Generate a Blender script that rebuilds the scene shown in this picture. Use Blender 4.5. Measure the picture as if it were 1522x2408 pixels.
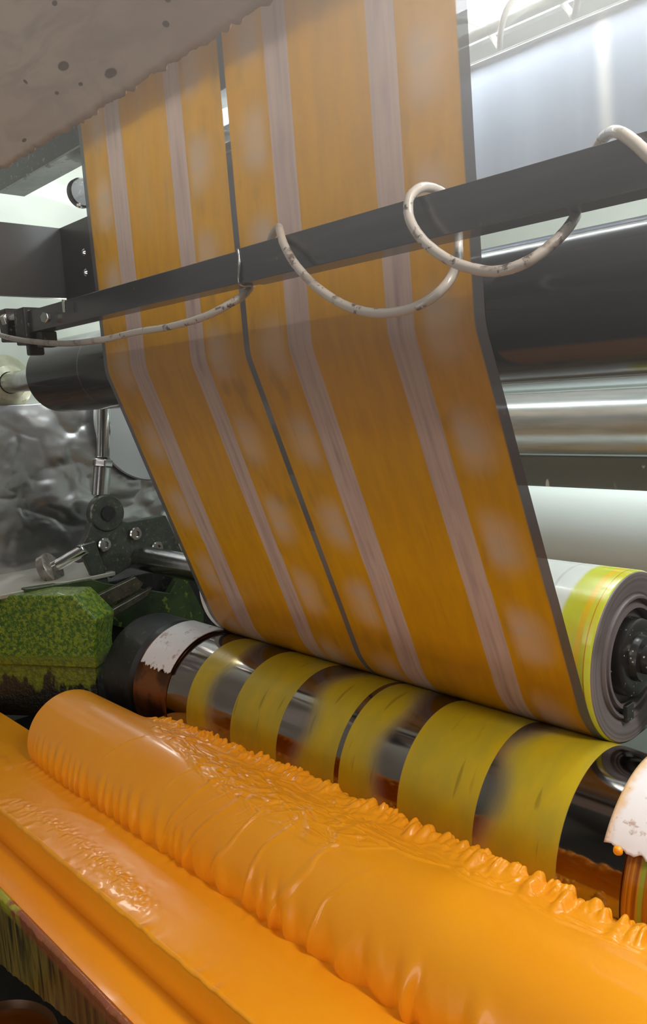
import bpy, bmesh, math, random
import numpy as np
from mathutils import Matrix, Vector
for o in list(bpy.data.objects): bpy.data.objects.remove(o)
SC = bpy.context.scene; COL = SC.collection
rad = math.radians
# ------------------------------------------------------------------ camera
F = 1880.0; CX, CY = 761.0, 1204.0
def nrm(v): return v/np.linalg.norm(v)
_X = -nrm(np.array([-1017-CX, CY-1040, -F]))
_d = np.array([829., -13800., -F]); _d = _d - _d.dot(_X)*_X
_Z = -nrm(_d); _Y = np.cross(_Z, _X); RM = np.array([_X, _Y, _Z])
cam = bpy.data.cameras.new('camera'); co = bpy.data.objects.new('camera', cam); COL.objects.link(co)
cam.sensor_fit = 'VERTICAL'; cam.sensor_height = 24.0; cam.lens = 24.0*F/2408; cam.clip_start = .01
co.matrix_world = Matrix(RM.tolist()).to_4x4(); SC.camera = co
def ray(px, py): return RM @ np.array([px-CX, CY-py, -F])
def at(px, py, y):
    r = ray(px, py); return tuple(r*(y/r[1]))
def atx(px, py, x):
    r = ray(px, py); return tuple(r*(x/r[0]))
def onz(px, py, z):
    r = ray(px, py); return tuple(r*(z/r[2]))
SC.view_settings.view_transform = 'Standard'; SC.view_settings.look = 'None'
SC.cycles.volume_step_rate = 4.0; SC.cycles.volume_max_steps = 64; SC.cycles.max_bounces = 7; SC.cycles.volume_bounces = 0; SC.cycles.transparent_max_bounces = 6
SC.view_settings.gamma = 1; SC.view_settings.use_curve_mapping = False; SC.view_settings.exposure = 0.0
W = bpy.data.worlds.new('world'); SC.world = W; W.use_nodes = True
W.node_tree.nodes['Background'].inputs[0].default_value = (.8, .9, 1, 1); W.node_tree.nodes['Background'].inputs[1].default_value = .05
def area(name, loc, target, sx, sy, power, color):
    l = bpy.data.lights.new(name, 'AREA'); l.shape = 'RECTANGLE'; l.size = sx; l.size_y = sy; l.energy = power; l.color = color
    o = bpy.data.objects.new(name, l); COL.objects.link(o); o.location = loc
    d = Vector(target)-Vector(loc); o.rotation_euler = d.to_track_quat('-Z', 'X').to_euler()
    return o
area('press_aisle_light', (.42, .75, .92), (-.7, .72, -.75), .8, .24, 46, (1, .95, .86))
area('ceiling_light', (-.6, -1.3, 1.5), (-1.1, .9, -.1), 1.6, .4, 14, (1, .93, .88))
area('rear_fill_light', (-.55, 1.85, 1.25), (-.55, 1.6, -.3), 1.6, .25, 40, (.90, 1, .98))  # added fill behind the panel, brightens the rear rollers
area('side_frame_light', (-1.75, 1.15, .85), (-2.4, 1.0, .1), .5, .12, 5, (.92, 1, .97))

area('side_work_light', (-2.34, 1.16, .10), (-1.3, .74, -.64), .26, .05, 1.1, (1, .98, .92))

area('hopper_fill_light', (-.9, -1.3, -.45), (-1.25, .4, .55), 1.4, .4, 8, (1, .93, .86))  # added low fill, out of view, to brighten the hopper underside

# ------------------------------------------------------------------ node expression helper
class NT:
    def __init__(s, name):
        s.m = bpy.data.materials.new(name); s.m.use_nodes = True; s.t = s.m.node_tree
        s.b = s.t.nodes['Principled BSDF']; s.o = s.t.nodes['Material Output']
    def node(s, ty, **k):
        n = s.t.nodes.new(ty)
        for a, v in k.items(): setattr(n, a, v)
        return n
    def put(s, sock, v):
        if isinstance(v, E): v = v.s
        if isinstance(v, bpy.types.NodeSocket): s.t.links.new(v, sock)
        else: sock.default_value = v
    def coord(s, kind='Object'):
        n = s.node('ShaderNodeTexCoord'); sp = s.node('ShaderNodeSeparateXYZ'); s.put(sp.inputs[0], n.outputs[kind])
        return n.outputs[kind], E(s, sp.outputs[0]), E(s, sp.outputs[1]), E(s, sp.outputs[2])
    def vec(s, x, y, z=0.0):
        n = s.node('ShaderNodeCombineXYZ')
        for i, v in enumerate((x, y, z)): s.put(n.inputs[i], v)
        return n.outputs[0]
    def noise(s, v, scale=5, detail=3, rough=.5, dist=0):
        n = s.node('ShaderNodeTexNoise'); s.put(n.inputs['Vector'], v); n.inputs['Scale'].default_value = scale
        n.inputs['Detail'].default_value = detail; n.inputs['Roughness'].default_value = rough; n.inputs['Distortion'].default_value = dist
        return E(s, n.outputs['Fac'])
    def voro(s, v, scale=5, rnd=1):
        n = s.node('ShaderNodeTexVoronoi'); s.put(n.inputs['Vector'], v); n.inputs['Scale'].default_value = scale
        n.inputs['Randomness'].default_value = rnd
        return E(s, n.outputs['Distance'])
    def mix(s, f, a, b):
        n = s.node('ShaderNodeMix', data_type='RGBA'); s.put(n.inputs[0], f)
        s.put(n.inputs[6], rgba(a)); s.put(n.inputs[7], rgba(b)); return n.outputs[2]
    def P(s, **k):
        for a, v in k.items():
            nm = {'color': 'Base Color', 'rough': 'Roughness', 'metal': 'Metallic', 'coat': 'Coat Weight', 'coatr': 'Coat Roughness',
                  'spec': 'Specular IOR Level', 'normal': 'Normal', 'alpha': 'Alpha', 'emit': 'Emission Color', 'emits': 'Emission Strength', 'ior': 'IOR', 'trans': 'Transmission Weight', 'aniso': 'Anisotropic'}[a]
            s.put(s.b.inputs[nm], rgba(v) if a in ('color', 'emit') else v)
        return s
    def bump(s, h, strength=.3, dist=.002):
        n = s.node('ShaderNodeBump'); n.inputs['Strength'].default_value = strength; n.inputs['Distance'].default_value = dist
        s.put(n.inputs['Height'], h); s.put(s.b.inputs['Normal'], n.outputs[0]); return s
def rgba(c): return (c[0], c[1], c[2], 1.0) if isinstance(c, tuple) and len(c) == 3 else c
class E:
    def __init__(s, t, sock): s.t = t; s.s = sock
    def op(s, o, *a, clamp=False):
        n = s.t.node('ShaderNodeMath', operation=o); n.use_clamp = clamp; s.t.put(n.inputs[0], s)
        for i, v in enumerate(a): s.t.put(n.inputs[i+1], v)
        return E(s.t, n.outputs[0])
    def __add__(s, b): return s.op('ADD', b)
    __radd__ = __add__
    def __sub__(s, b): return s.op('SUBTRACT', b)
    def __rsub__(s, b): return (s*-1.0)+b
    def __mul__(s, b): return s.op('MULTIPLY', b)
    __rmul__ = __mul__
    def __truediv__(s, b): return s.op('DIVIDE', b)
    def max(s, b): return s.op('MAXIMUM', b)
    def min(s, b): return s.op('MINIMUM', b)
    def pow(s, b): return s.op('POWER', b)
    def abs(s): return s.op('ABSOLUTE')
    def sin(s): return s.op('SINE')
    def step(s, a, b):      # smoothstep a->b
        n = s.t.node('ShaderNodeMapRange', interpolation_type='SMOOTHSTEP'); s.t.put(n.inputs[0], s)
        if a > b: n.inputs[1].default_value = b; n.inputs[2].default_value = a; n.inputs[3].default_value = 1; n.inputs[4].default_value = 0
        else: n.inputs[1].default_value = a; n.inputs[2].default_value = b
        return E(s.t, n.outputs[0])
    def band(s, a, b, w=.002): return s.step(a-w/2, a+w/2)*s.step(b+w/2, b-w/2)
def lin(r, g, b):
    f = lambda c: (c/255/12.92) if c/255 <= .04045 else ((c/255+.055)/1.055)**2.4
    return (f(r), f(g), f(b))
def simple(name, c, rough=.5, metal=0, coat=0, spot=None, noise=.0, bump=0, nscale=30):
    m = NT(name); v, x, y, z = m.coord()
    if noise:
        n = m.noise(v, nscale, 4, .6)
        c2 = tuple(q*(1-noise) for q in c); col = m.mix(n.step(.35, .65), c, c2)
        if spot: col = m.mix(m.noise(v, nscale*2.3, 3, .6).step(.60, .68), col, spot)
    else: col = c
    m.P(color=col, rough=rough, metal=metal, coat=coat)
    if bump: m.bump(m.noise(v, nscale*2, 4, .6), bump, .002)
    return m.m
MAT = {}
MAT['black'] = simple('black_paint', lin(15, 15, 18), .42, 0, .05, lin(120, 120, 120), .25, .05, 40)
MAT['blacks'] = simple('scuffed_black_paint', lin(30, 29, 30), .45, 0, .1, lin(60, 58, 54), .4, .1, 25)
MAT['dark_rubber'] = simple('dark_rubber', lin(52, 48, 50), .5, 0, 0, None, .15, .03, 60)
MAT['steel'] = simple('brushed_steel', (.55, .55, .55), .22, 1, 0, None, .15, .02, 60)
MAT['bright'] = simple('bright_steel', (.8, .8, .8), .12, 1, 0)
MAT['castmetal'] = simple('painted_cast_arm', lin(70, 74, 68), .4, .2, .2, lin(110, 105, 70), .35, .15, 45)
MAT['white'] = simple('white_frame_paint', lin(215, 222, 214), .35, 0, .3, None, .08, .02, 8)
MAT['greyroom'] = simple('grey_wall_paint', lin(105, 108, 108), .6, 0, 0, None, .15, 0, 3)
MAT['floorm'] = simple('dark_concrete', lin(55, 50, 46), .6, 0, 0, None, .3, .1, 8)
MAT['panelgrey'] = None

# ------------------------------------------------------------------ mesh helpers
def link(name, me, mat=None, parent=None, smooth=False):
    o = bpy.data.objects.new(name, me); COL.objects.link(o)
    if mat: me.materials.append(mat)
    if parent: o.parent = parent
    if smooth:
        me.polygons.foreach_set('use_smooth', [True]*len(me.polygons))
    return o
def tag(o, label=None, cat=None, group=None, kind=None):
    for k, v in (('label', label), ('category', cat), ('group', group), ('kind', kind)):
        if v: o[k] = v
    return o
def empty(name, label, cat, group=None):
    o = bpy.data.objects.new(name, None); COL.objects.link(o); o.empty_display_size = .05; return tag(o, label, cat, group)
def grid(name, P, mat, parent=None, closed_v=False, uv=None, thick=0, smooth=True):
    """P: (n,m,3) array -> one mesh"""
    P = np.asarray(P, dtype=float); n, m = P.shape[:2]
    idx = np.arange(n*m).reshape(n, m)
    if closed_v: nx = np.roll(idx, -1, axis=1); A = idx[:-1]; B = idx[1:]; C_ = nx[1:]; D = nx[:-1]
    else: A = idx[:-1, :-1]; B = idx[1:, :-1]; C_ = idx[1:, 1:]; D = idx[:-1, 1:]
    Fc = np.stack([A, B, C_, D], -1).reshape(-1, 4)
    me = bpy.data.meshes.new(name); me.from_pydata(P.reshape(-1, 3).tolist(), [], Fc.tolist())
    if uv is not None:
        l = me.uv_layers.new(name='UVMap'); U = np.asarray(uv, dtype=float).reshape(-1, 2)
        l.data.foreach_set('uv', U[Fc.reshape(-1)].reshape(-1))
    o = link(name, me, mat, parent, smooth)
    if thick:
        md = o.modifiers.new('thickness', 'SOLIDIFY'); md.thickness = thick; md.offset = 0
    return o
def bm_obj(name, bm, mat, parent=None, smooth=False, bevel=0, autos=True):
    bmesh.ops.recalc_face_normals(bm, faces=bm.faces)
    me = bpy.data.meshes.new(name); bm.to_mesh(me); bm.free()
    o = link(name, me, mat, parent, smooth)
    if bevel:
        b = o.modifiers.new('bevel', 'BEVEL'); b.width = bevel; b.segments = 3; b.limit_method = 'ANGLE'; b.angle_limit = rad(40)
        o.data.polygons.foreach_set('use_smooth', [True]*len(o.data.polygons))
        w = o.modifiers.new('wn', 'WEIGHTED_NORMAL'); w.keep_sharp = True
    return o
def box(name, a, b, mat, parent=None, bevel=.002, xf=None):
    bm = bmesh.new(); bmesh.ops.create_cube(bm, size=1)
    for v in bm.verts:
        v.co = Vector([(a[i]+b[i])/2+v.co[i]*(b[i]-a[i]) for i in range(3)])
        if xf: v.co = xf @ v.co
    return bm_obj(name, bm, mat, parent, bevel=bevel)
def prism(name, pts, p0, ux, uy, un, depth, mat, parent=None, bevel=.002):
    """2D outline pts in plane (p0,ux,uy) extruded along un"""
    bm = bmesh.new(); p0, ux, uy, un = map(Vector, (p0, ux, uy, un))
    a = [bm.verts.new(p0+ux*x+uy*y) for x, y in pts]; b = [bm.verts.new(p0+ux*x+uy*y+un*depth) for x, y in pts]
    bm.faces.new(a); bm.faces.new(b[::-1]); k = len(pts)
    for i in range(k): bm.faces.new([a[i], b[i], b[(i+1) % k], a[(i+1) % k]])
    return bm_obj(name, bm, mat, parent, bevel=bevel)
def lathe(name, prof, p0, axis, mat, parent=None, seg=64, smooth_ang=35):
    """prof list (t along axis, radius)"""
    ax = Vector(axis).normalized(); u = ax.orthogonal().normalized(); v = ax.cross(u); p0 = Vector(p0)
    bm = bmesh.new(); rings = []
    for t, r in prof:
        if r < 1e-6: rings.append([bm.verts.new(p0+ax*t)])
        else: rings.append([bm.verts.new(p0+ax*t+(u*math.cos(q)+v*math.sin(q))*r) for q in [2*math.pi*i/seg for i in range(seg)]])
    for A, B in zip(rings, rings[1:]):
        for i in range(seg):
            j = (i+1) % seg
            f = [A[0] if len(A) == 1 else A[i], B[0] if len(B) == 1 else B[i]]
            if len(B) > 1: f.append(B[j])
            if len(A) > 1: f.append(A[j])
            if len(f) > 2: bm.faces.new(f)
    o = bm_obj(name, bm, mat, parent, smooth=True)
    try: o.data.set_sharp_from_angle(angle=rad(smooth_ang))
    except Exception: pass
    return o
def cyl(name, p0, p1, r, mat, parent=None, seg=48, bev=.0015):
    a, b = Vector(p0), Vector(p1); L = (b-a).length; e = min(bev, r*.3)
    return lathe(name, [(0, 0), (0, r-e), (e, r), (L-e, r), (L, r-e), (L, 0)], p0, b-a, mat, parent, seg)
def spline(pts, n=8):
    P = [np.array(p, float) for p in pts]; P = [2*P[0]-P[1]]+P+[2*P[-1]-P[-2]]; out = []
    for i in range(1, len(P)-2):
        for k in range(n):
            t = k/n; a, b, c, d = P[i-1], P[i], P[i+1], P[i+2]
            out.append(.5*((2*b)+(-a+c)*t+(2*a-5*b+4*c-d)*t*t+(-a+3*b-3*c+d)*t**3))
    out.append(P[-2]); return out
def tube(name, pts, r, mat, parent=None, seg=14, n=8, wob=0):
    S = spline(pts, n); prev = None; rows = []; rnd = random.Random(4)
    for i, p in enumerate(S):
        t = nrm(S[min(i+1, len(S)-1)]-S[max(i-1, 0)])
        if prev is None:
            a = np.array([0, 0, 1.]) if abs(t[2]) < .9 else np.array([1., 0, 0]); prev = nrm(a-a.dot(t)*t)
        prev = nrm(prev-prev.dot(t)*t); b = np.cross(t, prev); rr = r*(1+wob*(rnd.random()-.5))
        rows.append([p+rr*(math.cos(q)*prev+math.sin(q)*b) for q in [2*math.pi*k/seg for k in range(seg)]])
    rows = [[S[0]]*seg]+rows+[[S[-1]]*seg]
    uvs = [[(k/seg, i/len(rows)) for k in range(seg)] for i in range(len(rows))]
    return grid(name, rows, mat, parent, closed_v=True, uv=uvs)
def hexbolt(name, p0, axis, r, h, mat, parent, stud=0, sr=.5):
    ax = Vector(axis).normalized(); u = ax.orthogonal().normalized(); v = ax.cross(u)
    pts = [(r*math.cos(q), r*math.sin(q)) for q in [math.pi/3*i for i in range(6)]]
    o = prism(name, pts, p0, u, v, ax, h, mat, parent, bevel=r*.12)
    return o
def vnoise(x, y, seed=0):
    x = np.asarray(x, float); y = np.asarray(y, float); rg = np.random.RandomState(seed); T = rg.rand(256, 256)
    xi = np.floor(x).astype(int); yi = np.floor(y).astype(int); fx = x-xi; fy = y-yi
    fx = fx*fx*(3-2*fx); fy = fy*fy*(3-2*fy); g = lambda i, j: T[i % 256, j % 256]
    return (g(xi, yi)*(1-fx)+g(xi+1, yi)*fx)*(1-fy)+(g(xi, yi+1)*(1-fx)+g(xi+1, yi+1)*fx)*fy
def fbm(x, y, seed=0, o=3): return sum(vnoise(x*2**k, y*2**k, seed+k)/2**k for k in range(o))/sum(1/2**k for k in range(o))
def sst(x, a, b):
    t = np.clip((np.asarray(x, float)-a)/(b-a), 0, 1); return t*t*(3-2*t)

# ------------------------------------------------------------------ key geometry (Y,Z of axes)
CI, RI = (1.2006, -.4372), .140      # impression roller
CG, RG = (1.0735, -.6945), .147      # engraved cylinder
CF, RF = (.754, -.731), .1015        # ink roller in the pan
CR, RR = (.961, .100), .093          # guide roller
Z0, Z1, ZN = -.760, -.835, -.706     # ink levels: pan, outer channel, nip pool
WEB0, WEB1 = -1.61, -.618

# ------------------------------------------------------------------ setting
box('floor', (-3, -2.6, -1.42), (2.3, 2.8, -1.3), MAT['floorm'])['kind'] = 'structure'
box('ceiling', (-3, -2.6, 2.0), (2.3, 2.8, 2.1), MAT['greyroom'])['kind'] = 'structure'
box('wall_back', (-3, 2.6, -1.3), (2.3, 2.8, 2.0), MAT['white'])['kind'] = 'structure'
box('wall_front', (-3, -2.6, -1.3), (2.3, -2.5, 2.0), MAT['greyroom'])['kind'] = 'structure'
box('wall_right', (2.2, -2.5, -1.3), (2.3, 2.6, 2.0), MAT['greyroom'])['kind'] = 'structure'
box('wall_left', (-2.9, -2.5, -1.3), (-2.42, 2.6, 2.0), MAT['white'])['kind'] = 'structure'

# ------------------------------------------------------------------ printed web
def print_masks(m, u, v, period=.165, phase=0.0):
    st = u.band(-1.50, -1.440, .003).max(u.band(-1.280, -1.232, .003)).max(u.band(-1.0, -.945, .003)).max(u.band(-.785, -.735, .003))
    line = u.band(-1.116, -1.101, .003)
    pp = (v+phase)/period
    w = (pp*2*math.pi).sin()*.5+.5
    blob = None
    for uc, sg in ((-1.512, -1), (-1.214, 1), (-1.02, -1), (-.710, 1)):
        d = (u-uc)*sg
        dd = (d-.012)*(1/.052); ww = (1.0-w)*1.25
        t = (dd*dd+ww*ww).pow(.5)
        b = t.step(1.30, .10)*d.step(-.022, .006)
        blob = b if blob is None else blob.max(b)
    return st, line, blob
def web_material():
    m = NT('printed_film'); v, u, s, _ = m.coord('UV')
    st, line, blob = print_masks(m, u, s, phase=.02)
    n = m.noise(m.vec(u*6.0, s*1.2), 8, 3, .55)
    edge = m.noise(m.vec(u*1.0, s*3.0), 9, 3, .5)
    amber = m.mix(n.step(.3, .7), lin(200, 141, 6), lin(188, 132, 14))
    lil = m.mix(m.noise(m.vec(u*60.0, s*3.0), 2, 2).step(.35, .75), lin(190, 162, 148), lin(172, 146, 138))
    sub = u.band(-1.470, -1.462, .01).max(u.band(-1.262, -1.25, .008)).max(u.band(-.975, -.966, .01)).max(u.band(-.766, -.757, .01))
    lil = m.mix(sub*m.noise(m.vec(u*2.0, s*4.5), 2, 2).step(.38, .7)*.45, lil, lin(120, 96, 92))
    pale = m.mix(edge.step(.4, .6), lin(200, 160, 118), lin(190, 160, 132))
    col = m.mix(blob*.92, amber, pale)
    # green-grey shade in the artwork around the pale motifs
    sh = m.noise(m.vec(u*14.0, s*7.0), 2, 2, .4).step(.55, .75)*(1-blob)*.35*(u.band(-1.6, -1.5, .02).max(u.band(-1.232, -1.12, .02)).max(u.band(-1.1, -1.0, .02)).max(u.band(-.735, -.63, .02)))
    col = m.mix(sh, col, lin(120, 92, 40))
    streak = m.noise(m.vec(u*90.0, s*5.0), 1, 1).step(.66, .80)*.13
    col = m.mix(streak, col, lin(130, 86, 20))
    col = m.mix(st, col, lil)
    clear = line.max(u.step(WEB0+.017, WEB0+.012)).max(u.step(WEB1-.019, WEB1-.015))
    m.P(color=col, rough=.34, spec=.5, coat=.25, coatr=.25)
    tr = m.node('ShaderNodeBsdfTranslucent'); m.put(tr.inputs[0], col)
    mx = m.node('ShaderNodeMixShader'); mx.inputs[0].default_value = .24
    m.t.links.new(m.b.outputs[0], mx.inputs[1]); m.t.links.new(tr.outputs[0], mx.inputs[2])
    gl = m.node('ShaderNodeBsdfPrincipled'); gl.inputs['Base Color'].default_value = (.11, .105, .11, 1); gl.inputs['Roughness'].default_value = .2
    tp = m.node('ShaderNodeBsdfTransparent'); tp.inputs[0].default_value = (.62, .62, .66, 1)
    mc = m.node('ShaderNodeMixShader'); mc.inputs[0].default_value = .93
    m.t.links.new(tp.outputs[0], mc.inputs[1]); m.t.links.new(gl.outputs[0], mc.inputs[2])
    m2 = m.node('ShaderNodeMixShader'); m.put(m2.inputs[0], clear)
    m.t.links.new(mx.outputs[0], m2.inputs[1]); m.t.links.new(mc.outputs[0], m2.inputs[2]); m.t.links.new(m2.outputs[0], m.o.inputs[0])
    return m.m
def tangent(c1, r1, c2, r2):
    # near-side (toward -Y) external tangent, c1 upper, c2 lower
    dx, dz = c2[0]-c1[0], c2[1]-c1[1]; D = math.hypot(dx, dz); a = math.atan2(dz, dx)
    # unit normal n with n.(c2-c1) = -(r2-r1)   (points at c+r*n, both on same side)
    off = math.acos((r1-r2)/D); best = None
    for sgn in (1, -1):
        q = a+sgn*off; nn = (math.cos(q), math.sin(q))
        if best is None or nn[0] < best[0]: best = nn
    return best
nT = tangent(CR, RR+.001, CI, RI+.001)
prof = []
for z in np.linspace(.98, CR[1], 40, endpoint=False): prof.append((CR[0]-RR-.001, z))
a0, a1 = math.pi, math.atan2(nT[1], nT[0]) % (2*math.pi)
for a in np.linspace(a0, a1, 12): prof.append((CR[0]+(RR+.001)*math.cos(a), CR[1]+(RR+.001)*math.sin(a)))
pA = prof[-1]; pB = (CI[0]+(RI+.001)*nT[0], CI[1]+(RI+.001)*nT[1])
for t in np.linspace(0, 1, 50)[1:-1]: prof.append((pA[0]+(pB[0]-pA[0])*t, pA[1]+(pB[1]-pA[1])*t))
for a in np.linspace(a1, rad(275), 30): prof.append((CI[0]+(RI+.001)*math.cos(a), CI[1]+(RI+.001)*math.sin(a)))
last = prof[-1]
for t in np.linspace(0, 1, 12)[1:]: prof.append((last[0]+.45*t, last[1]+.04*t))
prof = np.array(prof); ss = np.r_[0, np.cumsum(np.hypot(*np.diff(prof, axis=0).T))]
i27 = np.argmin(abs(prof[:, 1]-.27)+(np.arange(len(prof)) > 60)*9); ss = ss-ss[i27]
us = np.linspace(WEB0, WEB1, 120)
WP = np.zeros((len(prof), len(us), 3)); WU = np.zeros((len(prof), len(us), 2))
for i, (y, z) in enumerate(prof):
    drift = .040*max(0, min(1.2, ss[i])) if ss[i] > 0 else .03*ss[i]
    wav = .0016*np.sin(us*38+ss[i]*2.0)*sst(abs(z-CR[1]), .1, .25)*(1 if z > -.3 else 0)
    WP[i, :, 0] = us+drift; WP[i, :, 1] = y-abs(wav); WP[i, :, 2] = z
    WU[i, :, 0] = us; WU[i, :, 1] = ss[i]
web = grid('printed_film_web', WP, web_material(), uv=WU)
tag(web, 'wide amber printed film with pale lilac stripes running down from the top onto the roller', 'film')

# ------------------------------------------------------------------ impression roller
def sleeve_material():
    m = NT('ink_stained_sleeve'); v, x, y, z = m.coord()
    n = m.noise(m.vec(x*30.0, y*1.0, z*1.0), 4, 3, .6)
    n2 = m.noise(m.vec(x*3.0, y*8.0, z*8.0), 3, 3, .5)
    c = m.mix((x+n*.01).step(-.640, -.632), lin(228, 232, 228), lin(205, 212, 70))
    c = m.mix((x+n*.02).band(-.665, -.662, .003)*.5, c, lin(170, 175, 170))
    c = m.mix(n2.step(.45, .62)*x.step(-.64, -.62)*.5, c, lin(205, 190, 40))
    c = m.mix((x+n*.006).band(-.604, -.594, .004)*.8, c, lin(235, 190, 40))
    c = m.mix((x+n*.002).band(-.5885, -.587, .001), c, lin(200, 120, 30))
    m.P(color=c, rough=.22, coat=.4, coatr=.1); return m.m
XI0, XI1 = -1.60, -.578
imp = empty('impression_roller', 'large roller with grey disc end and yellow stained sleeve pressing on the film', 'roller')
lathe('roller_sleeve', [(0, 0), (0, RI-.004), (.004, RI), (XI1-XI0-.003, RI), (XI1-XI0, RI-.002)], (XI0, CI[0], CI[1]), (1, 0, 0), sleeve_material(), imp, 160)
def face_material():
    m = NT('roller_end_rubber'); v, x, y, z = m.coord()
    dy = y-CI[0]; dz = z-CI[1]; r = (dy*dy+dz*dz).pow(.5)
    n = m.noise(m.vec(r*60.0, 0.0), 3, 2); n2 = m.noise(v, 14, 3)
    c = m.mix(n.step(.35, .65), lin(138, 128, 130), lin(112, 104, 104)); c = m.mix(n2.step(.5, .7)*.4, c, lin(92, 84, 82))
    m.P(color=c, rough=.42, spec=.4); return m.m
R = RI
lathe('end_disc', [(0, R-.002), (.002, R-.003), (.0025, R*.90), (.001, R*.80), (-.002, R*.73), (.004, R*.71), (.004, R*.68), (-.006, R*.665), (-.006, R*.62), (.003, R*.61), (.003, R*.57), (-.012, R*.55), (-.012, 0)],
      (XI1, CI[0], CI[1]), (1, 0, 0), face_material(), imp, 128)
m = NT('speckled_hub'); v, x, y, z = m.coord()
c = m.mix(m.voro(v, 95).step(.17, .12)*m.noise(v, 30, 1).step(.45, .6), lin(40, 38, 38), lin(190, 180, 165)); m.P(color=c, rough=.3, coat=.4)
HUBM = m.m
lathe('hub', [(-.01, R*.46), (.008, R*.45), (.010, R*.42), (.010, R*.27), (.022, R*.26), (.022, R*.17), (.10, R*.16), (.10, 0)], (XI1, CI[0], CI[1]), (1, 0, 0), HUBM, imp, 96)
box('hub_key', (XI1+.001, CI[0]-.040, CI[1]-.098), (XI1+.009, CI[0]-.014, CI[1]-.070), HUBM, imp, .002)
cyl('shaft', (-2.16, CI[0], CI[1]), (XI0+.002, CI[0], CI[1]), .037, MAT['steel'], imp)
cyl('shaft', (XI1+.10, CI[0], CI[1]), (.2, CI[0], CI[1]), .020, MAT['steel'], imp)

# ------------------------------------------------------------------ engraved cylinder
def gravure_material():
    m = NT('engraved_chrome_cylinder'); v, x, y, z = m.coord()
    a = (z-CG[1]).op('ARCTAN2', y-CG[0]); s = a*RG
    n = m.noise(m.vec(x*25.0, s*10.0), 1, 3, .5); n2 = m.noise(m.vec(x*18.0, s*5.0), 1, 2, .5)
    solid = x.band(-1.323, -1.173, .002).max(x.band(-.857, -.703, .002))
    w = ((s*(2*math.pi/.165)).sin()*.5+.5)
    soft = None
    for e0, e1, sg in ((-1.487, -1.395, 1), (-1.115, -1.010, -1), (-.998, -.905, 1), (-.690, -.560, -1)):
        if sg > 0: # hard left edge, soft right
            b = x.step(e0-.001, e0+.001)*((x-e1)+w*.02-.01+n2*.02).step(.032, -.030)
        else:
            b = x.step(e1+.001, e1-.001)*((x-e0)-w*.03+.015-n2*.02).step(-.034, .034)
        soft = b if soft is None else soft.max(b)
    fade = n2*0.0+1.0
    mask = solid.max(soft*fade)
    dark = m.noise(m.vec(x*70.0, s*9.0), 1, 1).step(.66, .76)*.5
    ol = m.mix(n.step(.3, .7), lin(188, 160, 26), lin(172, 152, 38)); ol = m.mix(dark, ol, lin(110, 92, 20))
    c = m.mix(mask, (.26, .225, .21), ol)
    m.P(color=c, rough=m.mix(mask, (.10,)*3, (.33,)*3), metal=(1-mask*.95))
    return m.m
grv = empty('engraved_cylinder', 'mirror dark engraved cylinder with olive yellow bands under the big roller', 'cylinder')
XG0, XG1 = -1.72, -.464
nx, na = 60, 220
lathe('cylinder_body', [(0, 0), (0, RG-.002), (.002, RG)]+[((XG1-XG0)*t, RG) for t in np.linspace(.02, .98, 20)]+[(XG1-XG0-.002, RG), (XG1-XG0, RG-.002), (XG1-XG0, 0)], (XG0, CG[0], CG[1]), (1, 0, 0), gravure_material(), grv, 200)
cyl('axle', (XG1-.01, CG[0], CG[1]), (.3, CG[0], CG[1]), .04, MAT['steel'], grv)
m = NT('copper_end'); v, x, y, z = m.coord(); m.P(color=m.mix(m.noise(v, 16, 3).step(.4, .6), lin(140, 82, 40), lin(86, 50, 26)), rough=.3, metal=.7); COPPER = m.m
lathe('copper_end_band', [(0, RG-.002), (0, RG+.0015), (.145, RG+.0015), (.145, RG-.002)], (-1.717, CG[0], CG[1]), (1, 0, 0), COPPER, grv, 160)
# dark end cover left of the cylinder
cyl('cylinder_end_cover', (-1.885, CG[0], CG[1]), (-1.721, CG[0], CG[1]), .150, MAT['blacks'], None, 128, .02)
tag(bpy.data.objects['cylinder_end_cover'], 'dark round end cover at the far left end of the engraved cylinder', 'cover')
def shield(name, x0, x1, a0, a1, r, mat, jag, seed, skew=0):
    n, k = 50, 60; P = np.zeros((n, k, 3)); xs = np.linspace(x0, x1, k)
    j = (fbm(xs*120, xs*0, seed)-.5)*jag
    for i in range(n):
        t = i/(n-1); a = a0+(a1-a0)*t+j*(t**8)+skew*(xs-x0)*t
        P[i, :, 0] = xs; P[i, :, 1] = CG[0]+r*np.cos(a); P[i, :, 2] = CG[1]+r*np.sin(a)
    return grid(name, P, mat, thick=.0025)
m = NT('worn_white_guard'); v, x, y, z = m.coord()
n = m.noise(v, 28, 5, .7)
c = m.mix(n.step(.56, .66), lin(228, 222, 224), lin(186, 160, 152)); c = m.mix(m.voro(v, 60).step(.10, .06)*.8, c, lin(90, 70, 60))
c = m.mix((x+n*.03).step(-.462, -.478)*x.step(-1.0, -.9), c, lin(216, 176, 128))
m.P(color=c, rough=.45, coat=.2); GUARD = m.m
tag(shield('end_guard', -1.70, -1.57, rad(78), rad(147), RG+.008, GUARD, .12, 5), 'white curved end guard wrapped over the far left end of the engraved cylinder', 'guard', 'curved cylinder end guards')
tag(shield('end_guard', -.492, -.30, rad(80), rad(148), RG+.014, GUARD, .08, 9), 'white curved end guard flecked with orange ink at the right end of the engraved cylinder', 'guard', 'curved cylinder end guards')
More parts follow.
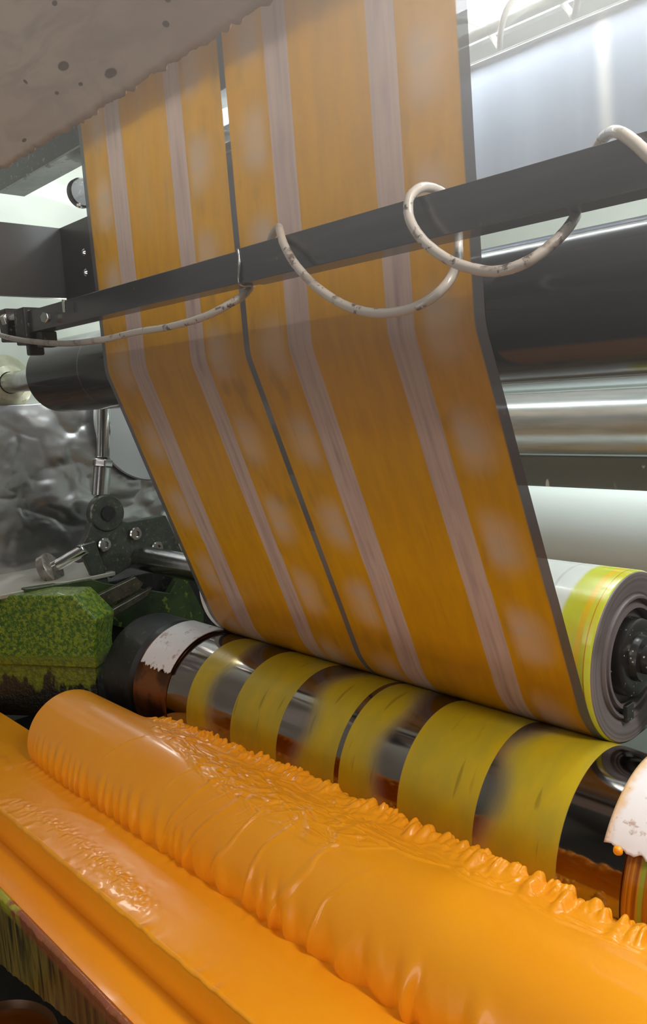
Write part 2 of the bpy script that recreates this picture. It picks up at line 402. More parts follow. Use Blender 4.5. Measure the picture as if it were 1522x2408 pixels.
# ink streaked drum below right guard
m = NT('ink_streaked_drum'); v, x, y, z = m.coord()
n = m.noise(m.vec(x*160.0, y*2.0, z*2.0), 1, 3, .6)
c = m.mix(n.step(.35, .6), lin(190, 120, 20), lin(130, 72, 14)); c = m.mix(x.band(-.440, -.433, .004), c, lin(140, 150, 40)); c = m.mix(x.step(-.432, -.415), c, lin(112, 62, 24))
m.P(color=c, rough=.25, coat=.5)
cyl('inked_end_ring', (-.462, CG[0], CG[1]), (-.25, CG[0], CG[1]), RG+.006, m.m, grv, 128, .003)['label'] = 'brown end ring streaked with orange ink'
o = lathe('ink_blob', [(0, 0), (.001, .005), (.004, .0068), (.008, .005), (.010, 0)], (-.468, CG[0]-.161*math.cos(rad(30))-.001, CG[1]+.161*math.sin(rad(30))+.007), (0, -1, 0), None, None, 20)

# ------------------------------------------------------------------ ink
def ink_material():
    m = NT('orange_ink'); v, x, y, z = m.coord()
    n = m.noise(v, 5, 3, .5)
    c = m.mix(n.step(.3, .7), (.97, .39, .012), (.95, .35, .010))
    m.P(color=c, rough=.32, coat=.22, coatr=.10, spec=.35)
    m.b.subsurface_method = 'RANDOM_WALK' if hasattr(m.b, 'subsurface_method') else None
    m.bump(m.noise(v, 55, 3, .5), .06, .002)
    return m.m
INK = ink_material(); o.data.materials.clear(); o.data.materials.append(INK)
tag(o, 'small yellow orange ink blob on the tip of the right white guard', 'ink')
rg = np.random.RandomState(7)
XF0, XF1 = -1.712, -.10
xs = np.linspace(XF0, XF1, 980); aa = np.radians(np.linspace(0, 245, 420)); XX, AA = np.meshgrid(xs, aa, indexing='ij')
AD = np.degrees(AA)
fx = sst(XX, -1.50, -1.36)                                    # folds start
# lower limit (deg) of the folded zone along the roller
lim = np.interp(xs, [-1.745, -1.45, -1.30, -1.10, -.95, -.80, -.72, -.60, -.45, -.35, -.1], [55, 66, 92, 112, 120, 112, 84, 72, 66, 63, 60])
lim = lim+9*(fbm(xs*9, xs*0+.5, 3)-.5)*2+sst(xs, -.9, -.75)*7*(np.abs(np.sin(xs*26+1.5*np.sin(xs*9)))-.4)
LIM = lim[:, None]
zone = fx*sst(AD, 20, 40)*(1-sst(AD-LIM, -9, 1.5))
wx = XX*24+2.6*fbm(XX*9, AD/18, 11); wy = AD/9+3*fbm(XX*11, AD/14+7, 12)
fold = np.abs(fbm(wx, wy, 21, 3)-.5)*2
fold2 = 1-np.clip(np.abs(np.sin(wx*1.3+wy*1.1+4*fbm(XX*12, AD/20, 33)))*2.2, 0, 1)
disp = zone*(.0010+.0056*fold**.8+.0018*fold2)
disp += .0016*sst(XX, -.95, -.8)*np.exp(-((AD-LIM+1.5)/1.6)**2)
# hanging curtain creases on the front, left half
cur = sst(XX, -1.25, -1.05)*(1-sst(XX, -.82, -.66))*sst(AD, 95, 115)*(1-sst(AD, 195, 212))
cw = XX*42+.035*AD+2.5*fbm(XX*10, AD/60, 44)
disp += cur*.0026*(1-np.clip(np.abs(np.sin(cw))*3, 0, 1))+cur*.0012*fbm(XX*30, AD/45, 46)
# thin raised flow lines
for xc, a_lo, a_hi, lean, h in ((-1.34, 95, 160, .0009, .0012), (-.83, 70, 150, .0022, .0015), (-1.02, 100, 190, .0012, .0012), (-.93, 90, 200, .0014, .0010)):
    d = XX-(xc-lean*(AD-a_lo)-.02*np.sin((AD-a_lo)/70)); disp += h*np.exp(-(d/.0025)**2)*sst(AD, a_lo-5, a_lo+10)*(1-sst(AD, a_hi-30, a_hi))
# crest of splashes along the back of the roller
crest_a = 48+6*(fbm(xs*6, xs*0, 55)-.5)
disp += fx*np.exp(-((AD-crest_a[:, None]+1)/13)**2)*(np.interp(XX, [-1.46, -1.0, -.6, -.45, -.33], [.010, .022, .024, .019, .009])+.005*(fbm(XX*36, AD/9, 56)-.3))
BMP = np.zeros_like(disp)
for k in range(300):
    xc = -1.46+1.2*rg.rand(); ac = np.interp(xc, xs, crest_a)+rg.normal()*4.0; wdt = (.0030+.0040*rg.rand()**1.5)*(1+.6*(xc+1.4)); h = (.0035+.0095*rg.rand()**1.5)*(.8+.5*(xc+1.4))
    i0, i1 = np.searchsorted(xs, [xc-.03, xc+.03]); dx = (XX[i0:i1]-xc)/wdt; da = (AD[i0:i1]-ac)/(wdt*620*(.8+rg.rand()*1.2))
    BMP[i0:i1] = np.maximum(BMP[i0:i1], h*np.exp(-(dx*dx+da*da)**1.5))
disp += BMP
# drip fringe near the waterline on the front side
fr = sst(AD+14*vnoise(XX*30, XX*0, 64), 148, 204)*(1-sst(AD, 236, 245)); per = 62-26*(XX+1.7)
ph = XX*per+1.6*fbm(XX*14, AD/90, 61)*2
disp += fr*.0085*(np.abs(np.sin(ph*1.1+.9*np.sin(ph*.37)))**1.6)*(.35+.9*vnoise(XX*22, XX*0, 62))*sst(XX, -1.71, -1.64)
disp += .0006*(fbm(XX*5, AD/30, 71)-.5)
Rr = RF+disp
P = np.stack([XX, CF[0]+Rr*np.cos(AA), CF[1]+Rr*np.sin(AA)], -1)
# close: left end and underside
end0 = P[:1].copy(); end0[..., 1] = CF[0]; end0[..., 2] = CF[1]
end1 = P[-1:].copy(); end1[..., 1] = CF[0]; end1[..., 2] = CF[1]
P = np.concatenate([end0, P[:1]+np.array([-.0005, 0, 0]), P, end1], 0)
fr_ = grid('ink_roller', P, INK); tag(fr_, 'long roller thickly coated in wet orange ink turning in the pan', 'roller')
# ink in the pan, one liquid body: nip pool behind the roller + pan surface in front
def pan_z(X, Y):
    d = Y-(CF[0]-math.sqrt(RF**2-(Z0-CF[1])**2))             # negative in front of roller
    edge = sst(X, -1.72, -1.69)*np.exp(-np.clip(-d, 0, 1)/.009)*.0055*(.45+np.clip(np.sin((X*(62-26*(X+1.7))+1.6*fbm(X*14, X*0+2.2, 61)*2)*2.2), -1, 1)*.5)
    foam_c = np.interp(X, [-1.6, -1.35, -1.1, -.9], [.551, .566, .560, .546])
    fm = np.exp(-((Y-foam_c)/.016)**2)*sst(X, -1.62, -1.5)*(1-sst(X, -1.12, -.98))
    z = Z0+edge+fm*.0035*fbm(X*130, Y*130, 81, 2)+.0012*fbm(X*14, Y*26, 82)+.0022*np.exp(-((Y-(.61+.02*np.sin(X*9)))/.01)**2)*sst(fbm(X*8, X*0, 84), .5, .7)
    lip = np.exp(-(Y-.522)/.010)*.003*(vnoise(X*70, X*0, 83))
    return z+lip
xs2 = np.linspace(-2.3, -.1, 1100); ys2 = np.linspace(.522, CF[0]-.03, 130)
X2, Y2 = np.meshgrid(xs2, ys2, indexing='ij'); Z2 = pan_z(X2, Y2)
Ptop = np.stack([X2, Y2, Z2], -1)
side = Ptop[:, :1].copy(); side[..., 1] -= .0015*1; side[..., 2] -= .003
low = Ptop[:, :1].copy(); low[..., 1] = .5235; low[..., 2] = Z1-.012
nf = np.linspace(0, 1, 14)[None, ::-1]
wall = np.repeat(low, 14, axis=1); wall[..., 2] = (Z1-.012)+(side[..., 2]-(Z1-.012))*(1-nf)
drip = .004*np.clip(fbm(xs2*45, xs2*0, 91)-.35, 0, 1)
wall[..., 1] = .5205-drip[:, None]*np.exp(-(1-(1-nf))*3.2)-.002*np.exp(-nf*9)
wall = wall[:, :, :]
P = np.concatenate([wall, Ptop], 1)
o = grid('ink_bath', P, INK); tag(o, 'orange ink filling the pan and spilling over its inner ledge', 'ink')
# outer channel of ink
ys3 = np.linspace(.4475, .536, 40); X3, Y3 = np.meshgrid(np.linspace(-2.3, -.1, 400), ys3, indexing='ij')
Z3 = Z1+.0010*fbm(X3*12, Y3*30, 95)+.003*np.exp(-(Y3-.4475)/.006)*fbm(X3*40, Y3*0, 96)+.002*np.exp(-np.abs(Y3-.516)/.006)
o = grid('ink_channel', np.stack([X3, Y3, Z3], -1), INK); tag(o, 'strip of orange ink in the outer channel below the ledge', 'ink')
# nip pool between the two rollers, with bubbles near the engraved cylinder
ys4 = np.linspace(CF[0]+.04, CG[0]-.02, 90); X4, Y4 = np.meshgrid(np.linspace(-1.585, -.35, 900), ys4, indexing='ij')
Z4 = ZN-.006*sst(-X4, 1.2, 1.6)+.0012*fbm(X4*30, Y4*40, 101)
for k in range(120):
    xc = -1.5+1.15*rg.rand()**.8; yc = .872+.030*rg.rand(); w = .0025+.0045*rg.rand()*(1.9+xc)
    i0, i1 = np.searchsorted(X4[:, 0], [xc-.02, xc+.02]); d2 = ((X4[i0:i1]-xc)**2+(Y4[i0:i1]-yc)**2)/w**2
    Z4[i0:i1] = np.maximum(Z4[i0:i1], ZN+np.sqrt(np.clip(1-d2, 0, 1))*w*2.2)
o = grid('nip_ink', np.stack([X4, Y4, Z4], -1), INK); tag(o, 'pool of orange ink with bubbles between the ink roller and the engraved cylinder', 'ink')
# ------------------------------------------------------------------ pan (tray) with ledge and crusted outer wall
pan = empty('ink_pan', 'long metal ink pan with paint crusted outer wall in the lower left corner', 'pan')
box('pan_floor', (-2.3, .452, -.90), (-.1, 1.3, -.885), MAT['blacks'], pan, .002)
box('inner_ledge', (-2.3, .526, -.888), (-.1, .532, Z0-.004), MAT['blacks'], pan, 0)
m = NT('crusted_ink_wall'); v, x, y, z = m.coord()
n = m.noise(m.vec(x*55.0, y*10.0, z*5.0), 1, 4, .6, .3); nb = m.noise(m.vec(x*4.0, 0.0, z*2.0), 1, 3)
c = m.mix(n.step(.38, .6), lin(50, 40, 16), lin(132, 112, 44)); c = m.mix(n.step(.60, .72)*.8, c, lin(88, 54, 20))
c = m.mix((x+nb*.2).step(-1.16, -.98)*.6, c, lin(104, 56, 26))
top = z.step(-.857, -.844); topc = m.mix((x+nb*.15).step(-1.24, -1.20), lin(170, 165, 40), lin(150, 86, 46)); topc = m.mix(m.noise(v, 25, 2).step(.5, .6), topc, lin(150, 80, 50))
c = m.mix(top, c, topc)
m.P(color=c, rough=.3, coat=.5, coatr=.15); m.bump(n, .9, .006)
xs5 = np.linspace(-2.3, -.1, 700); rows = []
bot = np.interp(xs5, [-2.3, -1.41, -1.0, -.1], [-1.15, -.985, -.905, -.902])+.006*(fbm(xs5*70, xs5*0, 7)-.5)
for t in np.linspace(0, 1, 40):
    z = (-.828)*(1-t)+bot*t
    d = .003*fbm(xs5*90, z*9, 8, 2)+.003*fbm(xs5*20, z*30, 9)*(t < .12)
    rows.append(np.stack([xs5, .4445-d, z], -1))
inner = [np.stack([xs5, .447+0*xs5, -.824+.0015*fbm(xs5*40, xs5*0, 10)], -1), np.stack([xs5, .4525+0*xs5, -.826+0*xs5], -1), np.stack([xs5, .4545+0*xs5, -.89+0*xs5], -1)]
grid('outer_wall', np.stack(inner[::-1]+rows, 1), m.m, pan)

# bucket under the pan
b = empty('ink_bucket', 'brown round ink bucket standing below the pan at the lower left edge', 'bucket')
bp = onz(-30, 2470, -1.08)
m = simple('brown_ink', lin(128, 66, 14), .25, 0, .4, None, .2, 0, 9)
lathe('bucket_body', [(0, 0), (0, .10), (.005, .105), (.20, .118), (.215, .121), (.22, .118), (.21, .114), (.02, .10)], (bp[0], bp[1], -1.3), (0, 0, 1), simple('bucket_steel', lin(90, 60, 30), .4, .3), b, 64)
lathe('ink_fill', [(0, .1145), (.002, .10), (.002, 0)], (bp[0], bp[1], -1.3+.205), (0, 0, 1), m, b, 64)

# ------------------------------------------------------------------ crossbar with wrapped cable
m = NT('crossbar_paint'); v, x, y, z = m.coord()
c = m.mix(m.noise(m.vec(x*3.0, y*30.0, z*30.0), 2, 3, .6).step(.4, .7), lin(66, 66, 72), lin(82, 80, 84)); c = m.mix(m.noise(v, 60, 4, .7).step(.66, .72)*.6, c, lin(130, 110, 95))
m.P(color=c, rough=.24, metal=.55, coat=.3, coatr=.1); BARM = m.m
bar = empty('crossbar', 'dark square metal crossbar passing in front of the film', 'bar')
box('bar_section', (-1.665, .7315, .1725), (-.932, .769, .2170), BARM, bar, .0012)
box('bar_section', (-.930, .7300, .1710), (.25, .7715, .2195), BARM, bar, .0012)
o = tube('weld_seam', [(-.931, .729, .2195), (-.929, .7285, .200), (-.932, .7285, .171), (-.931, .75, .1695)], .0022, MAT['steel'], bar, 8, 6, .5)
m = NT('dirty_cable'); v, u, s, _ = m.coord('UV'); vo, ox, oy, oz = m.coord('Object')
n = m.noise(vo, 60, 4, .7); n2 = m.noise(vo, 9, 2)
c = m.mix(n.step(.56, .66), lin(182, 174, 166), lin(70, 60, 54)); c = m.mix((ox+n2*.1).step(-1.20, -1.35)*.55+.0, c, lin(70, 66, 62))
c = m.mix(m.noise(vo, 30, 2).step(.60, .66)*.5, c, lin(120, 104, 92))
m.P(color=c, rough=.38, coat=.3); CABLE = m.m
pts = [(-60, 765, .70), (0, 788, .70), (60, 801, .70), (150, 808, .70), (240, 799, .70), (320, 781, .70), (400, 768, .70), (480, 745, .705), (540, 715, .72), (578, 690, .75), (600, 655, .788), (630, 580, .788), (645, 545, .780), (655, 534, .76), (659, 545, .735), (668, 575, .716), (695, 622, .708), (745, 675, .70), (810, 717, .70), (880, 736, .70), (950, 730, .70), (1010, 705, .705), (1055, 662, .72), (1075, 615, .75), (1078, 575, .788), (1072, 500, .790), (1050, 462, .785), (1020, 443, .765), (988, 442, .735), (963, 468, .716), (964, 515, .708), (995, 565, .702), (1050, 608, .70), (1110, 631, .70), (1170, 638, .70), (1235, 618, .705), (1295, 577, .725), (1340, 530, .75), (1365, 480, .788), (1395, 380, .790), (1412, 335, .783), (1435, 312, .76), (1458, 312, .73), (1490, 333, .716), (1530, 370, .708), (1600, 440, .70)]
tag(tube('power_cable', [at(*p) for p in pts], .0056, CABLE, None, 16, 10, .06), 'dirty white cable coiled in loops round the dark crossbar', 'cable')
# bar mount at its left end
mb = empty('bar_mount', 'black bolted bracket holding the left end of the crossbar', 'bracket')
box('mount_block', (-1.705, .722, .150), (-1.655, .775, .225), MAT['black'], mb, .003)
box('mount_block', (-1.80, .728, .165), (-1.76, .79, .235), MAT['black'], mb, .003)
box('mount_foot', (-1.69, .735, .128), (-1.672, .768, .152), MAT['black'], mb, .003)
box('mount_foot', (-1.635, .735, .140), (-1.61, .77, .172), MAT['black'], mb, .003)
cyl('stud', (-1.99, .755, .235), (-1.70, .755, .222), .006, MAT['steel'], mb, 20)
p = at(30, 748, .74); hexbolt('nut', (p[0]-.03, p[1], p[2]), (1, .0, 0), .018, .022, MAT['steel'], mb)
cyl('stud', (p[0]-.01, p[1], p[2]), (p[0]+.06, p[1], p[2]), .009, MAT['steel'], mb, 20)
p = at(112, 747, .722); hexbolt('bolt_head', p, (.4, -1, 0), .011, .010, MAT['steel'], mb)
p = at(153, 722, .722); box('clip', (p[0]-.004, p[1]-.004, p[2]-.010), (p[0]+.004, p[1], p[2]+.014), MAT['bright'], mb, .001)

# black L bracket plate behind
lb = empty('black_side_bracket', 'black scuffed steel bracket at the far left above the crossbar end', 'bracket')
m = NT('scuffed_bracket_paint'); v, x, y, z = m.coord()
c = m.mix(m.noise(v, 26, 3, .6).step(.66, .70)*z.step(.33, .30), lin(24, 24, 28), lin(120, 112, 106)); m.P(color=c, rough=.4, coat=.1)
box('side_plate', (-1.775, .30, .262), (-1.76, .875, .4165), m.m, lb, 0)
box('end_plate', (-1.76, .873, .20), (-1.60, .885, .4165), m.m, lb, 0)
for q, pp in enumerate(((207, 594), (211, 641))):
    p = at(pp[0]-6, pp[1], .872); lathe('bolt', [(0, 0), (0, .008), (.004, .008), (.008, .004), (.008, 0)], p, (0, -1, 0), MAT['bright'], lb, 24)
# upper dark beam
ub = empty('upper_beam', 'dark steel beam with grey underside crossing behind the film at upper left', 'beam')
box('beam_body', (-2.13, .90, .580), (.3, .965, .72), MAT['black'], ub, .001)
box('beam_underside', (-2.13, .899, .5755), (.3, .965, .580), simple('galvanised_underside', lin(140, 145, 142), .4, .5, 0, lin(60, 62, 62), .3, 0, 20), ub, .0005)
p = atx(196, 452, -1.80)
cb = empty('cap_bolt', 'dark knob with a bright bolt beside the left film edge near the top', 'knob')
cyl('knob_body', (p[0]-.02, p[1], p[2]), p, .034, MAT['black'], cb, 32, .004)
p = atx(187, 484, -1.79); lathe('bolt_head', [(0, 0), (0, .006), (.006, .006), (.010, .003), (.010, 0)], p, (1, -.6, 0), MAT['bright'], cb, 24)

# ------------------------------------------------------------------ hopper plate upper left
m = NT('paint_smeared_plate'); v, u, s, _ = m.coord('UV')
n = m.noise(m.vec(u*1.2, s*4.0), 6, 5, .6, .6); n2 = m.noise(m.vec(u, s), 3, 3, .5)
c = m.mix(n.step(.38, .6), lin(226, 208, 198), lin(182, 166, 160)); c = m.mix(n2.step(.45, .65)*.6, c, lin(222, 190, 178)); c = m.mix(s.step(.30, .10)*u.step(.9, .45)*.5, c, lin(205, 200, 190))
for (a, b, r, q) in ((-1.08, .070, .0065, 2.2), (-1.01, .030, .0065, 2.4), (-1.18, .083, .004, 1), (-1.14, .048, .003, 2), (-1.08, .040, .003, 2), (-.86, .040, .0045, 1.5), (-.83, .060, .004, 1.5), (-1.32, .095, .003, 1), (-1.31, .020, .003, 3), (-1.50, .030, .003, 2), (-1.45, .075, .003, 1), (-1.60, .055, .003, 1), (-1.22, .12, .003, 1.2), (-1.0, .13, .003, 2)):
    d = (((u-a)/q)*((u-a)/q)+(s-b)*(s-b)).pow(.5); c = m.mix((d+(n-.5)*.003).step(r*1.05, r*.75)*.85, c, lin(92, 78, 74))
m.P(color=c, rough=.5, coat=.25, coatr=.3); m.bump(n, .25, .003)
xs6 = np.linspace(-2.35, -.25, 500); n6 = 60
jag = .011*(fbm(xs6*75, xs6*0, 15, 3)-.4)+.012*np.clip(vnoise(xs6*18, xs6*0, 16)-.6, 0, 1)
P = np.zeros((len(xs6), n6, 3)); U = np.zeros((len(xs6), n6, 2)); e0 = np.array([.62, .432]); dv = nrm(np.array([-.62, .56]))
for k, t in enumerate(np.linspace(0, .62, n6)):
    P[:, k, 0] = xs6; q = t-jag*math.exp(-t/.012)
    sag = .012*math.sin(min(t/.3, 1)*math.pi)
    P[:, k, 1] = e0[0]+dv[0]*q-.3*sag; P[:, k, 2] = e0[1]+dv[1]*q-sag*.6+.0012*fbm(xs6*18, xs6*0+t*50, 17)
    U[:, k, 0] = xs6; U[:, k, 1] = t
hp = grid('hopper_plate', P, m.m, uv=U, thick=.004); tag(hp, 'pinkish grey paint smeared plate with a ragged lower edge at upper left', 'plate')

# ------------------------------------------------------------------ guide roller left
gr = empty('guide_roller', 'dark guide roller behind the left film edge where the film bends', 'roller')
m = NT('dark_polished_roller'); v, x, y, z = m.coord()
c = m.mix(x.band(-1.735, -1.731, .002)*.5, (.045, .042, .048), (.3, .3, .3)); m.P(color=c, rough=.14, metal=.9)
cyl('roller_body', (-2.016, CR[0], CR[1]), (-.30, CR[0], CR[1]), RR, m.m, gr, 160, .003)
cyl('shaft', (-2.34, CR[0], CR[1]), (-2.015, CR[0], CR[1]), .030, MAT['steel'], gr, 48)
m = simple('cream_bearing', lin(196, 196, 168), .35, .1, .3, lin(110, 105, 80), .25, .1, 20)
lathe('bearing_housing', [(0, 0), (0, .085), (.03, .085), (.045, .065), (.07, .05), (.075, .032), (.06, .031)], (-2.418, CR[0], CR[1]), (1, 0, 0), m, gr, 64)

# ------------------------------------------------------------------ rear rollers at right
m = NT('chromed_roller'); v, x, y, z = m.coord()
n = m.noise(m.vec(x*1.0, y*30.0, z*30.0), 3, 3, .6)
scr = m.noise(m.vec((x+z*.4)*30.0, y*.5, z*.8), 1, 2).step(.70, .74)*x.band(-1.05, -.85, .05)*.3
m.P(color=m.mix(scr, m.mix(n.step(.3, .7), (.60, .63, .66), (.54, .57, .60)), (.8, .8, .8)), rough=.22, metal=.72); CHR = m.m
def rear(name, th0, th1, d, mat, label, r_adj=0):
    tm = rad((th0+th1)/2); r = math.sin(rad(th0-th1)/2)*d
    c = (d*math.cos(tm), d*math.sin(tm)); t = empty(name, label, 'roller')
    cyl('roller_body', (-2.0, c[0], c[1]), (.35, c[0], c[1]), r, mat, t, 160, .004)
    cyl('shaft', (-2.30, c[0], c[1]), (-1.999, c[0], c[1]), r*.35, MAT['steel'], t, 32)
    return t
rear('cooling_roller', 10.1, -.35, 1.62, CHR, 'largest rear roller, wide grey chromed drum right of the film below the crossbar')
m = NT('bright_steel_roller'); v, x, y, z = m.coord(); m.P(color=m.mix(m.noise(m.vec(x*2.0, y*20.0, z*20.0), 3, 3).step(.4, .7), (.5, .51, .5), (.36, .38, .37)), rough=.26, metal=.55)
rear('rear_guide_roller', -.40, -5.3, 1.44, m.m, 'slim bright steel roller just beneath the big grey drum at right')
m = NT('speckled_bar'); v, x, y, z = m.coord()
c = m.mix(m.voro(m.vec(x*1.0, y*1.0, z*.35), 26).step(.16, .12)*m.noise(v, 9, 1).step(.40, .50), lin(118, 121, 120), lin(230, 230, 230)); c = m.mix(z.step(-.163, -.158), c, lin(120, 124, 122))
m.P(color=c, rough=.35, metal=.3)
tag(box('flat_crossbar', (-2.2, 1.5, -.2095), (.35, 1.56, -.1425), m.m, None, .004), 'flat dark grey crossbar with white paint flecks below the slim steel roller', 'bar')
m = NT('satin_white_roller'); v, x, y, z = m.coord(); m.P(color=lin(238, 242, 240), rough=.3, metal=.0, coat=.3)
rear('white_rear_roller', -7.9, -17.2, 1.95, m.m, 'pale satin roller low behind the big pressing roller at right')
# grey backing panel and strip light
m = NT('marked_grey_panel'); v, x, y, z = m.coord()
n = m.noise(m.vec(x*22.0, 0.0, z*1.5), 1, 4, .6)
c = m.mix(n.step(.35, .7), lin(118, 128, 146), lin(132, 142, 160)); c = m.mix(((x+z*.05+n*.004)).band(-.655, -.635, .02)*z.step(.37, .42)*.8, c, lin(200, 200, 200))  # blue grey base with one pale upright streak
d = (((x+.555)/1.6)*((x+.555)/1.6)+(z-.43)*(z-.43)).pow(.5); c = m.mix((d+m.noise(v, 20, 2)*.02).step(.055, .035)*.6, c, lin(90, 94, 102))  # darker cloudy smudge
c = m.mix(m.noise(m.vec(x*60.0, 0.0, z*1.2), 1, 2).step(.68, .74)*z.step(.45, .40)*.5, c, lin(84, 88, 96))
m.P(color=c, rough=.35, metal=.2)
pn = empty('backing_panel', 'stained grey metal panel with a pale streak and dark smudge behind the crossbar at upper right', 'panel')
box('panel_sheet', (-2.0, 1.30, .305), (.35, 1.312, .585), m.m, pn, .001)
box('panel_trim', (-2.0, 1.285, .585), (.35, 1.312, .5905), MAT['bright'], pn, .001)
sl = empty('strip_light', 'glowing white strip light at the top right behind the film', 'lamp')
box('lamp_housing', (-1.9, 1.10, .665), (.3, 1.26, .69), MAT['white'], sl, .003)
m = NT('lamp_glow'); m.P(color=(1, 1, 1), emit=(.92, .98, 1), emits=34.0)
cyl('lamp_tube', (-1.6, 1.17, .640), (.15, 1.17, .640), .016, m.m, sl, 32)
box('lamp_reflector', (-1.9, 1.245, .600), (.3, 1.26, .664), MAT['white'], sl, .002)
pc = at(1240, 42, 1.10)
m = simple('pale_pipe', lin(210, 220, 215), .3, .2, .2)
cyl('conduit', (-1.9, 1.16, .572), (.3, 1.16, .572), .009, m, None, 24)
tag(bpy.data.objects['conduit'], 'thin pale conduit pipe running under the strip light', 'pipe')
pts = []
for i in range(0, 15*13):
    a = i/15*2*math.pi; pts.append((-1.6475+i/15*.13, 1.16-.030*math.cos(a)-.008, .567+.030*math.sin(a)))
tag(tube('lamp_cable', pts, .0048, simple('white_cable', lin(225, 228, 222), .4), None, 12, 3), 'clean white cable spiralled round the pale conduit under the strip light', 'cable')

# ------------------------------------------------------------------ left background: foil, rod, arms, tray
m = NT('crumpled_foil'); v, x, y, z = m.coord()
m.P(color=m.mix(m.voro(v, 70).step(.10, .06)*.6, (.50, .49, .50), (.15, .15, .15)), rough=.30, metal=1)
ys7 = np.linspace(.55, 1.75, 260); zs7 = np.linspace(-.62, .035, 180); Yg, Zg = np.meshgrid(ys7, zs7, indexing='ij')
cr = np.abs(fbm(Yg*5+fbm(Yg*4, Zg*4, 3), Zg*6+2*fbm(Yg*3, Zg*3, 5), 25, 3)-.5)*.028+.006*np.abs(fbm(Yg*9+2*fbm(Yg*5, Zg*5, 8), Zg*13, 27, 3)-.5)*2
tag(grid('foil_sheet', np.stack([-2.36+cr, Yg, Zg+.006*fbm(Yg*9, Yg*0, 4)], -1), m.m, thick=.001), 'crumpled silver foil sheet hung on the far left side frame', 'foil')
act = empty('air_cylinder_rod', 'upright polished rod with lock nut and clevis beside the film at left', 'rod')
XR = -2.13; p = atx(250, 960, XR); q = atx(236, 1172, XR)
cyl('rod', (XR, p[1], .06), atx(243, 1075, XR), .019, MAT['bright'], act, 32)
a_, b_ = Vector(atx(242, 1080, XR)), Vector(atx(236, 1165, XR)); dr = (b_-a_).normalized()
hexbolt('lock_nut', a_, dr, .030, .022, MAT['steel'], act)
cyl('coupler', a_+dr*.022, b_, .025, MAT['steel'], act, 32)
pc = Vector(atx(240, 1205, XR))+Vector((.035, 0, 0))
lathe('clevis_eye', [(0, 0), (0, .050), (.004, .054), (.026, .054), (.03, .050), (.03, 0)], pc-Vector((.03, 0, 0)), (1, 0, 0), MAT['castmetal'], act, 48)
lathe('clevis_pin', [(0, 0), (0, .022), (.006, .021), (.006, 0)], pc, (1, 0, 0), MAT['blacks'], act, 32)
arm = empty('pivot_arm', 'grey green cast arm with round screws at the far left end of the roller shaft', 'arm')
def plate_px(name, px, X, th, mat, parent, bevel=.003):
    pts = [atx(a, b, X) for a, b in px]; return prism(name, [(p[1], p[2]) for p in pts], (X, 0, 0), (0, 1, 0), (0, 0, 1), (-1, 0, 0), th, mat, parent, bevel)
plate_px('arm_plate', [(205, 1262), (215, 1228), (262, 1215), (300, 1228), (390, 1212), (430, 1300), (310, 1330), (262, 1360), (235, 1330), (190, 1290)], -2.10, .03, MAT['castmetal'], arm)
plate_px('arm_fork', [(185, 1285), (225, 1272), (262, 1385), (240, 1400), (215, 1350)], -2.085, .02, MAT['castmetal'], arm)
for a, b in ((243, 1280), (316, 1255), (367, 1288)):
    p = Vector(atx(a, b, -2.098)); lathe('cap_screw', [(0, 0), (0, .020), (.010, .020), (.013, .017), (.013, .010), (.006, .009), (.006, 0)], p, (1, 0, 0), MAT['steel'], arm, 24)
kn = empty('adjusting_knob', 'round worn metal knob on a short bright spindle at left', 'knob')
p0 = Vector(atx(188, 1298, -2.10)); p1 = Vector(atx(128, 1333, -2.16)); ax = (p1-p0).normalized()
cyl('spindle', p0-ax*.02, p1+ax*.02, .0165, MAT['bright'], kn, 32)
lathe('knob_wheel', [(0, 0), (0, .042), (.004, .048), (.026, .048), (.030, .043), (.030, 0)], p1, ax, simple('worn_knob_steel', lin(150, 142, 134), .35, .6, 0, lin(70, 60, 50), .4, .1, 40), kn, 48)
lk = empty('link_bar', 'worn slotted link bar angled over the green tray', 'bar')
m = simple('paint_splashed_steel', lin(96, 90, 74), .4, .5, .2, lin(140, 130, 60), .4, .2, 40)
plate_px('link_plate', [(190, 1420), (320, 1356), (338, 1372), (330, 1388), (205, 1450)], -2.02, .02, m, lk)
plate_px('link_plate', [(215, 1462), (360, 1380), (350, 1402), (225, 1478)], -2.0, .02, m, lk)
tag(box('frame_rail', (-2.33, .50, -.485), (-2.305, 1.50, -.462), simple('pale_rail', lin(190, 172, 164), .4, .2), None, .002), 'narrow pale rail under the foil sheet behind the knob', 'rail')
pd = atx(352, 985, -2.33); tag(lathe('round_cover', [(0, 0), (0, .20), (.006, .204), (.012, .200), (.014, 0)], pd, (1, 0, 0), simple('pale_cover', lin(175, 178, 180), .3, .3), None, 96), 'round pale metal cover half hidden behind the left film edge', 'cover')
# dark machine block behind the cylinder end
tag(plate_px('bearing_block', [(240, 1372), (600, 1290), (620, 1560), (232, 1560)], -2.12, .12, MAT['blacks'], None), 'dark bearing block behind the left end of the cylinders', 'block')
m = simple('green_painted_steel', lin(58, 74, 34), .45, 0, .2, lin(120, 128, 40), .4, .1, 14)
tag(plate_px('green_bracket', [(60, 1385), (215, 1362), (250, 1372), (400, 1395), (430, 1340), (480, 1440), (480, 1475), (380, 1500), (60, 1420)], -2.07, .03, m, None), 'dark green painted bracket plate behind the knob', 'bracket')
cyl('cross_tube', (-2.30, 1.0, -.40), (-2.30+.18, 1.0, -.40), .01, MAT['steel'], None); bpy.data.objects.remove(bpy.data.objects['cross_tube'])
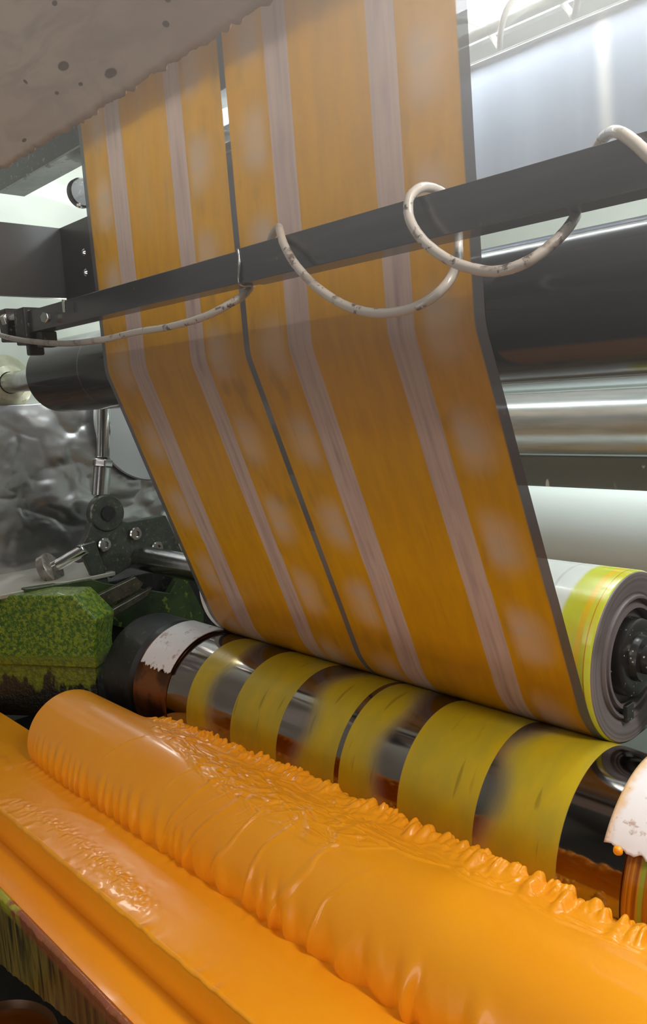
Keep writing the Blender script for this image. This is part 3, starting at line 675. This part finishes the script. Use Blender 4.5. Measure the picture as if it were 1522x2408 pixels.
# green tray
m = NT('green_splattered_tray'); v, x, y, z = m.coord()
n = m.noise(v, 22, 4, .7); n3 = m.noise(v, 90, 3, .7)
c = m.mix(n3.step(.42, .6), lin(54, 92, 14), lin(122, 140, 22)); c = m.mix(m.voro(v, 130).step(.22, .12)*n.step(.4, .6), c, lin(176, 186, 50)); c = m.mix(m.voro(v, 48).step(.10, .06), c, lin(205, 160, 50))
c = m.mix(z.step(-.62, -.64), c, m.mix(n3.step(.4, .6), lin(118, 124, 16), lin(84, 96, 16)))
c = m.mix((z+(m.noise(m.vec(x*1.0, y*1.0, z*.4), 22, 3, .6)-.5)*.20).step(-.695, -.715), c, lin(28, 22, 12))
m.P(color=c, rough=.38, coat=.35); m.bump(n3, .8, .004)
A = np.array([-2.1, .772]); dl = nrm(np.array([.174, .119])); nl = np.array([-dl[1], dl[0]])
def tl(t, z, dpt=0): return (A[0]+dl[0]*t+nl[0]*dpt, A[1]+dl[1]*t+nl[1]*dpt, z)
def t_of(px, py):        # intersection of pixel ray with tray face
    r = ray(px, py); M = np.array([[r[0], -dl[0]], [r[1], -dl[1]]]); s_, t_ = np.linalg.solve(M, A); return t_, r[2]*s_
tr_ = empty('green_tray', 'ink splattered green tray box at the left edge beside the orange roller', 'tray')
o2 = []
out = [t_of(170, 1400), t_of(228, 1458), t_of(222, 1522)]
prism('tray_body', [(-.6, -.462), (out[0][0], out[0][1]), (out[1][0], out[1][1]), (out[2][0], out[2][1]), (out[2][0], -.66), (-.6, -.640)], tl(0, 0), (dl[0], dl[1], 0), (0, 0, 1), (nl[0], nl[1], 0), .10, m.m, tr_, .006)
tw = t_of(222, 1600)[0]
prism('tray_lower', [(-.6, -.628), (tw, -.652), (tw, -.80), (-.6, -.80)], tl(0, 0, .012), (dl[0], dl[1], 0), (0, 0, 1), (nl[0], nl[1], 0), .085, m.m, tr_, .004)
box('tray_shelf', (-2.42, .60, -.470), (-2.08, 1.1, -.458), simple('grey_shelf', lin(176, 172, 160), .4, .3), tr_, .002)
hz = NT('glare_haze'); hz.t.nodes.remove(hz.b)  # scatter volume added to imitate lens glare around the lamp
v, x, y, z = hz.coord(); vs = hz.node('ShaderNodeVolumeScatter'); hz.put(vs.inputs['Density'], (.5*z.step(-.16, .60)*x.step(-1.35, -.15)+1.1*z.step(.05, .62)*x.step(-1.2, -.40))+.02*z.step(-.16, .1)); vs.inputs['Anisotropy'].default_value = .2; vs.inputs['Color'].default_value = (.93, .97, 1, 1)
hz.t.links.new(vs.outputs[0], hz.o.inputs['Volume'])
h = box('glare_haze', (-1.35, .20, -.16), (.5, 1.24, .662), hz.m, None, 0); tag(h, 'faint haze volume added to imitate lens glare around the glowing strip light', 'haze', kind='stuff')
print('scene built')
